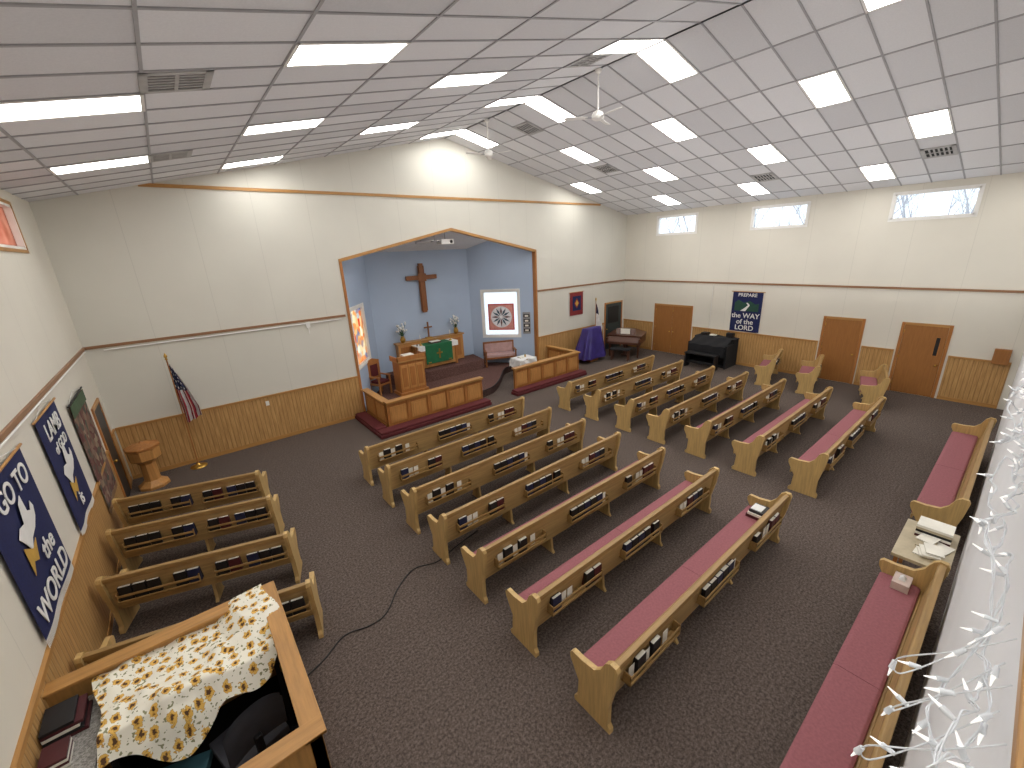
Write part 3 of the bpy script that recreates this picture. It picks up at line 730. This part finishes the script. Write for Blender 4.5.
g.grid(lambda u,v:(.05+1.4*u,.75-1.01*min(v,.62)/.62 if v<.62 else -.262-.01*math.sin(u*20),(1.055-.22*max(0,v-.28)/.34 if v<.62 else .835-(v-.62)*1.0)+.012*math.sin(u*17+v*8)),40,24,m_blackcloth)
g.box(.5,.72,.45,.62,1.07,1.11,m_paper);g.box(.15,.4,.45,.7,1.07,1.15,m_bookblk);g.box(1.1,1.35,.5,.7,1.07,1.22,m_bookblk);g.box(.06,1.44,-.1,.4,.02,.1,m_blackcloth)
g.obj("organ_console",(15.6,8.2,0),-math.pi/2,bevel=.006,recalc=False)
g=MB();g.box(-.6,.6,-.16,.16,.52,.57,m_black);g.box(-.58,-.53,-.15,.15,0,.52,m_black);g.box(.53,.58,-.15,.15,0,.52,m_black);g.box(-.53,.53,-.02,.02,.15,.25,m_black);g.obj("organ_bench",(15.05,7.45,0),math.pi/2,bevel=.005)

# ---------------------------------------------------------------- sound booth
bx0,bx1,by0,by1=XL+.005,.15,2.75,4.72;BH=1.12;T=.1
g=MB();ob=wood("booth_oak_panel",lin(172,128,72),'z')
g.box(bx0,bx1,by1-T,by1,0,BH,ob);g.box(bx1-T,bx1,by0,by1,0,BH,ob);g.box(bx0+.95,bx1,by0,by0+T,0,BH,ob)
c=.03
g.box(bx0,bx1+c,by1-T-c,by1+c,BH,BH+.03,m_oak);g.box(bx1-T-c,bx1+c,by0-c,by1+c,BH+.0005,BH+.031,m_oaky);g.box(bx0+.95,bx1+c,by0-c,by0+T+c,BH+.001,BH+.032,m_oak)
g.obj("sound_booth",bevel=.006)
MB().box(bx0,bx1-T,by0,by1-T,0,.012,m_blackcloth).obj("booth_floor_mat")
g=MB();g.box(-1.24,bx1-T-.02,3.86,4.6,.86,.90,m_black);g.box(-1.22,-1.18,3.88,4.58,0,.86,m_black);g.box(bx1-T-.08,bx1-T-.04,3.88,4.58,0,.86,m_black);g.box(-1.18,bx1-.2,4.5,4.54,.2,.86,m_blackcloth)
g.obj("sound_desk")
g=MB();g.box(-1.1,-.25,3.98,4.5,.90,1.0,m_black);g.obj("mixing_console")
t_=NT("sunflower_print_cotton")
uvm=t_.map((1,1,1));v=t_.new("TexVoronoi");v.inputs["Scale"].default_value=9.5;v.inputs["Randomness"].default_value=.7;v.voronoi_dimensions='2D'
t_.L(uvm,v.inputs["Vector"])
nz=t_.noise(uvm,46,2,.5)
d=t_.math('ADD',v.outputs["Distance"],t_.math('MULTIPLY',t_.math('SUBTRACT',nz,.5),.5))
flw=t_.ramp(d,[(.0,lin(84,56,34)),(.12,lin(190,140,56)),(.17,lin(222,178,88)),(.29,lin(160,120,66)),(.315,lin(234,229,214)),(1,lin(234,229,214))])
flw.node.color_ramp.interpolation='CONSTANT'
n3=t_.noise(uvm,30,1,.5);lf=t_.math('MULTIPLY',t_.math('GREATER_THAN',n3,.64),t_.math('GREATER_THAN',v.outputs["Distance"],.36))
t_.col(t_.mix(lf,flw,lin(140,138,104)));t_.rough(.85)
def sf(u,v):
    x=-1.27+1.38*u;y=3.82+.86*v
    y+= .10*(u-.4)-.14*math.sin(u*3.3)*(1-v)+.05*math.sin(u*13)*(1-v); x+=.05*math.sin(v*5)
    z=1.04
    if y<3.9: z=1.04-(3.9-y)*1.5
    k=max(0,min(1,(u-.66)/.14))*max(0,min(1,(v-.30)/.25))
    z=z+k*(1.185-z)
    n=noise.noise(Vector((x*3.1,y*3.1,.3)))*.06+noise.noise(Vector((x*8,y*8,2)))*.03+noise.noise(Vector((x*2,y*11,5)))*.03
    return (x,y,z+.03*(1-k)+(n*.8+abs(n)*.3)*(1-.6*k))
g=MB();g.grid(sf,110,80,t_.m);g.obj("sunflower_cloth",recalc=False)
def ochair(name,loc,rz,mat):
    g=MB()
    for i in range(5):
        a=i*1.2566;g.tube([(0,0,.1),(.28*math.cos(a),.28*math.sin(a),.06)],.02,m_black);g.sphere((.28*math.cos(a),.28*math.sin(a),.035),.03,m_black,8)
    g.cyl((0,0,.08),(0,0,.42),.025,m=m_grey);g.box(-.24,.24,-.22,.24,.42,.5,mat)
    g.grid(lambda u,v:(-.23+.46*u,-.26+.05*math.cos((u-.5)*3)-.05*v,.6+.42*v*(1-.15*(2*u-1)**4)),12,8,mat)
    g.grid(lambda u,v:(-.23+.46*u,-.22+.05*math.cos((u-.5)*3)-.05*v,.6+.42*v*(1-.15*(2*u-1)**4)),12,8,mat)
    g.box(-.03,.03,-.26,-.2,.45,.7,m_black)
    g.obj(name,loc,rz,bevel=.012,recalc=False)
m_chair=plain("office_chair_fabric",lin(60,60,66),.9)
ochair("office_chair",(-.34,3.64,.012),.3,m_chair);ochair("office_chair",(-.92,3.58,.012),-.3,plain("teal_chair_fabric",lin(50,88,98),.9))
t_=NT("speckled_laminate");n=t_.noise(t_.map((1,1,1)),60,5,.8);t_.col(t_.ramp(n,[(.35,lin(90,86,82)),(.5,lin(150,146,140)),(.65,lin(190,186,180))]));t_.rough(.4)
g=MB();g.box(bx0+.005,-1.27,3.3,4.6,.9,.94,t_.m);g.box(bx0+.005,bx0+.05,3.32,4.58,.0,.9,ob);g.box(bx0+.005,-1.29,3.32,3.36,0,.9,ob);g.obj("side_counter")
g=MB()
for i,(mm,w_) in enumerate(((m_bookred,.26),(m_bookblk,.24),(m_paper,.22),(m_bookred,.25),(m_bookblk,.2))): g.box(-1.6,-1.6+w_,4.22,4.5,.942+.03*i,.97+.03*i,mm)
for i,mm in enumerate((m_paper,m_bookred,m_paper,m_bookred)): g.box(-1.58,-1.42,3.94,4.14,.942+.025*i,.965+.025*i,mm)
g.obj("book_stack",bevel=.002)
g=MB()
cp=[(.2,4.35),(.45,4.45),(.75,4.62),(1.05,4.55),(1.3,4.6),(1.6,4.9),(1.95,5.1),(2.3,5.0),(2.7,5.1),(3.2,5.2)]
g.tube([(x,y,.012) for x,y in cr(cp)],.008,m_black);g.obj("floor_cable")

# ---------------------------------------------------------------- balcony front + fairy lights
LZ=3.90
MB().box(XL,XR,-.28,-.13,0,LZ,m_ledge).obj("wall_balcony_front")
MB().box(XL,XR,-.32,-.113,LZ,LZ+.03,m_oak).obj("trim_6",bevel=.005)
MB().box(XL,XR,YB,-.28,2.8,2.95,m_carpet).obj("floor_balcony")
m_wire=plain("string_light_wire",lin(222,226,230),.4,var=.02);m_bulb=emis("mini_bulb",(1,.98,.93),.45)
g=MB();r=random.Random(11)
def bulb(p,d):
    d=Vector(d).normalized();p=Vector(p)
    g.cyl(p,p+d*.020,.0042,.0058,7,m_wire);g.cyl(p+d*.020,p+d*.040,.0036,.001,6,m_bulb)
for sidx in range(3):
    pts=[];x=.46+r.uniform(0,.1);ph=r.uniform(0,6)
    while x<3.6:
        amp=.16 if x<1.3 else .10
        z=LZ-.0-amp*abs(math.sin(x*4.2+ph))-r.uniform(0,.05)-.02*sidx
        y=-.11+r.uniform(0,.03)+(.05*max(0,math.sin(x*7+ph)))
        pts.append((x,y,z));x+=r.uniform(.05,.10)
    s1=cr(pts,5);g.tube(s1,.0015,m_wire,5)
    g.tube([(a+.004,b+.004*math.sin(i*.9),c_+.004*math.cos(i*.9)) for i,(a,b,c_) in enumerate(s1)],.0015,m_wire,5)
    for i in range(2,len(s1),9): bulb(s1[i],(r.uniform(-1,1),r.uniform(0,1),r.uniform(-1,.6)))
for q in range(4):
    x=.66+q*.13;p=[(x,-.112,LZ-.02),(x-.01,-.05,LZ-.10),(x+.01,.0+.02*(q%2),LZ-.20),(x+.05,.01,LZ-.27),(x+.10,-.05,LZ-.2),(x+.13,-.11,LZ-.08)]
    s2=cr(p,6);g.tube(s2,.0015,m_wire,5)
    for i in range(5,len(s2),8): bulb(s2[i],(r.uniform(-1,.4),r.uniform(0,1),r.uniform(-1,.3)))
g.obj("fairy_lights")

# ---------------------------------------------------------------- exterior
m_bark=plain("bark_grey",lin(176,174,176),.9);g=MB()
def branch(p,d,L,rad,dep,r):
    pts=[p];q=Vector(p);dd=Vector(d)
    for i in range(4):
        dd=(dd+Vector((r.uniform(-.18,.18),r.uniform(-.18,.18),r.uniform(-.05,.15)))).normalized();q=q+dd*L/4;pts.append(tuple(q))
    g.tube(pts,[rad*(1-.12*i) for i in range(5)],m_bark,4)
    if dep>0:
        for k in range(3 if dep>1 else 4):
            i=r.choice([2,3,4]);nd=(dd+Vector((r.uniform(-.9,.9),r.uniform(-.9,.9),r.uniform(-.1,.6)))).normalized()
            branch(pts[i],nd,L*.66,rad*.5,dep-1,r)
for i,(x,y) in enumerate([(22,1),(23,4),(22.5,7.5),(26,10),(24,13),(27,2.5),(25,16),(24,-1),(28,6)]):
    branch((x,y,-.2),(0,0,1),4.0,.11,5,random.Random(40+i))
g.obj("bare_trees",recalc=False)
MB().box(-60,80,-60,80,-.5,-.2,plain("pale_ground",lin(210,210,208),.95)).obj("ground")  # ground tone lightened to brighten the view through the chancel window
W=bpy.data.worlds.new("w");SC.world=W;W.use_nodes=True
nt=W.node_tree;bg=nt.nodes["Background"];bg.inputs[1].default_value=1.5;bg.inputs[0].default_value=(.86,.93,1,1)

def up(x,y,z,P,ang=165):  # added fill spots aimed up to lift the ceiling; no real fixtures
    l=bpy.data.lights.new("added_ceiling_fill",'SPOT');l.energy=P;l.spot_size=math.radians(ang);l.spot_blend=1.;l.shadow_soft_size=0.;l.color=(1,1,1)
    o=bpy.data.objects.new("added_ceiling_fill",l);SC.collection.objects.link(o);o.location=(x,y,z);o.rotation_euler=(math.pi,0,0)
for y in (1.5,5.0,8.5):
    for x,P in ((.8,30),(4.2,32),(7.4,46),(10.6,78),(14.,82)): up(x,y,1.6,P)

# ---------------------------------------------------------------- camera
cd=bpy.data.cameras.new("camera");cam=bpy.data.objects.new("camera",cd);SC.collection.objects.link(cam)
cd.sensor_width=36;cd.lens=415.6/1024*36;cd.clip_start=.05;cd.clip_end=300
right=Vector((.77525,-.63014,-.04374));down=Vector((-.22591,-.21193,-.95081));fwd=Vector((.58987,.747,-.30666))
M=Matrix.Identity(4)
for i in range(3): M[i][0]=right[i];M[i][1]=-down[i];M[i][2]=-fwd[i]
M[2][3]=4.59
cam.matrix_world=M;SC.camera=cam
SC.view_settings.view_transform='Standard';SC.view_settings.look='None';SC.view_settings.exposure=.42;SC.view_settings.gamma=1.
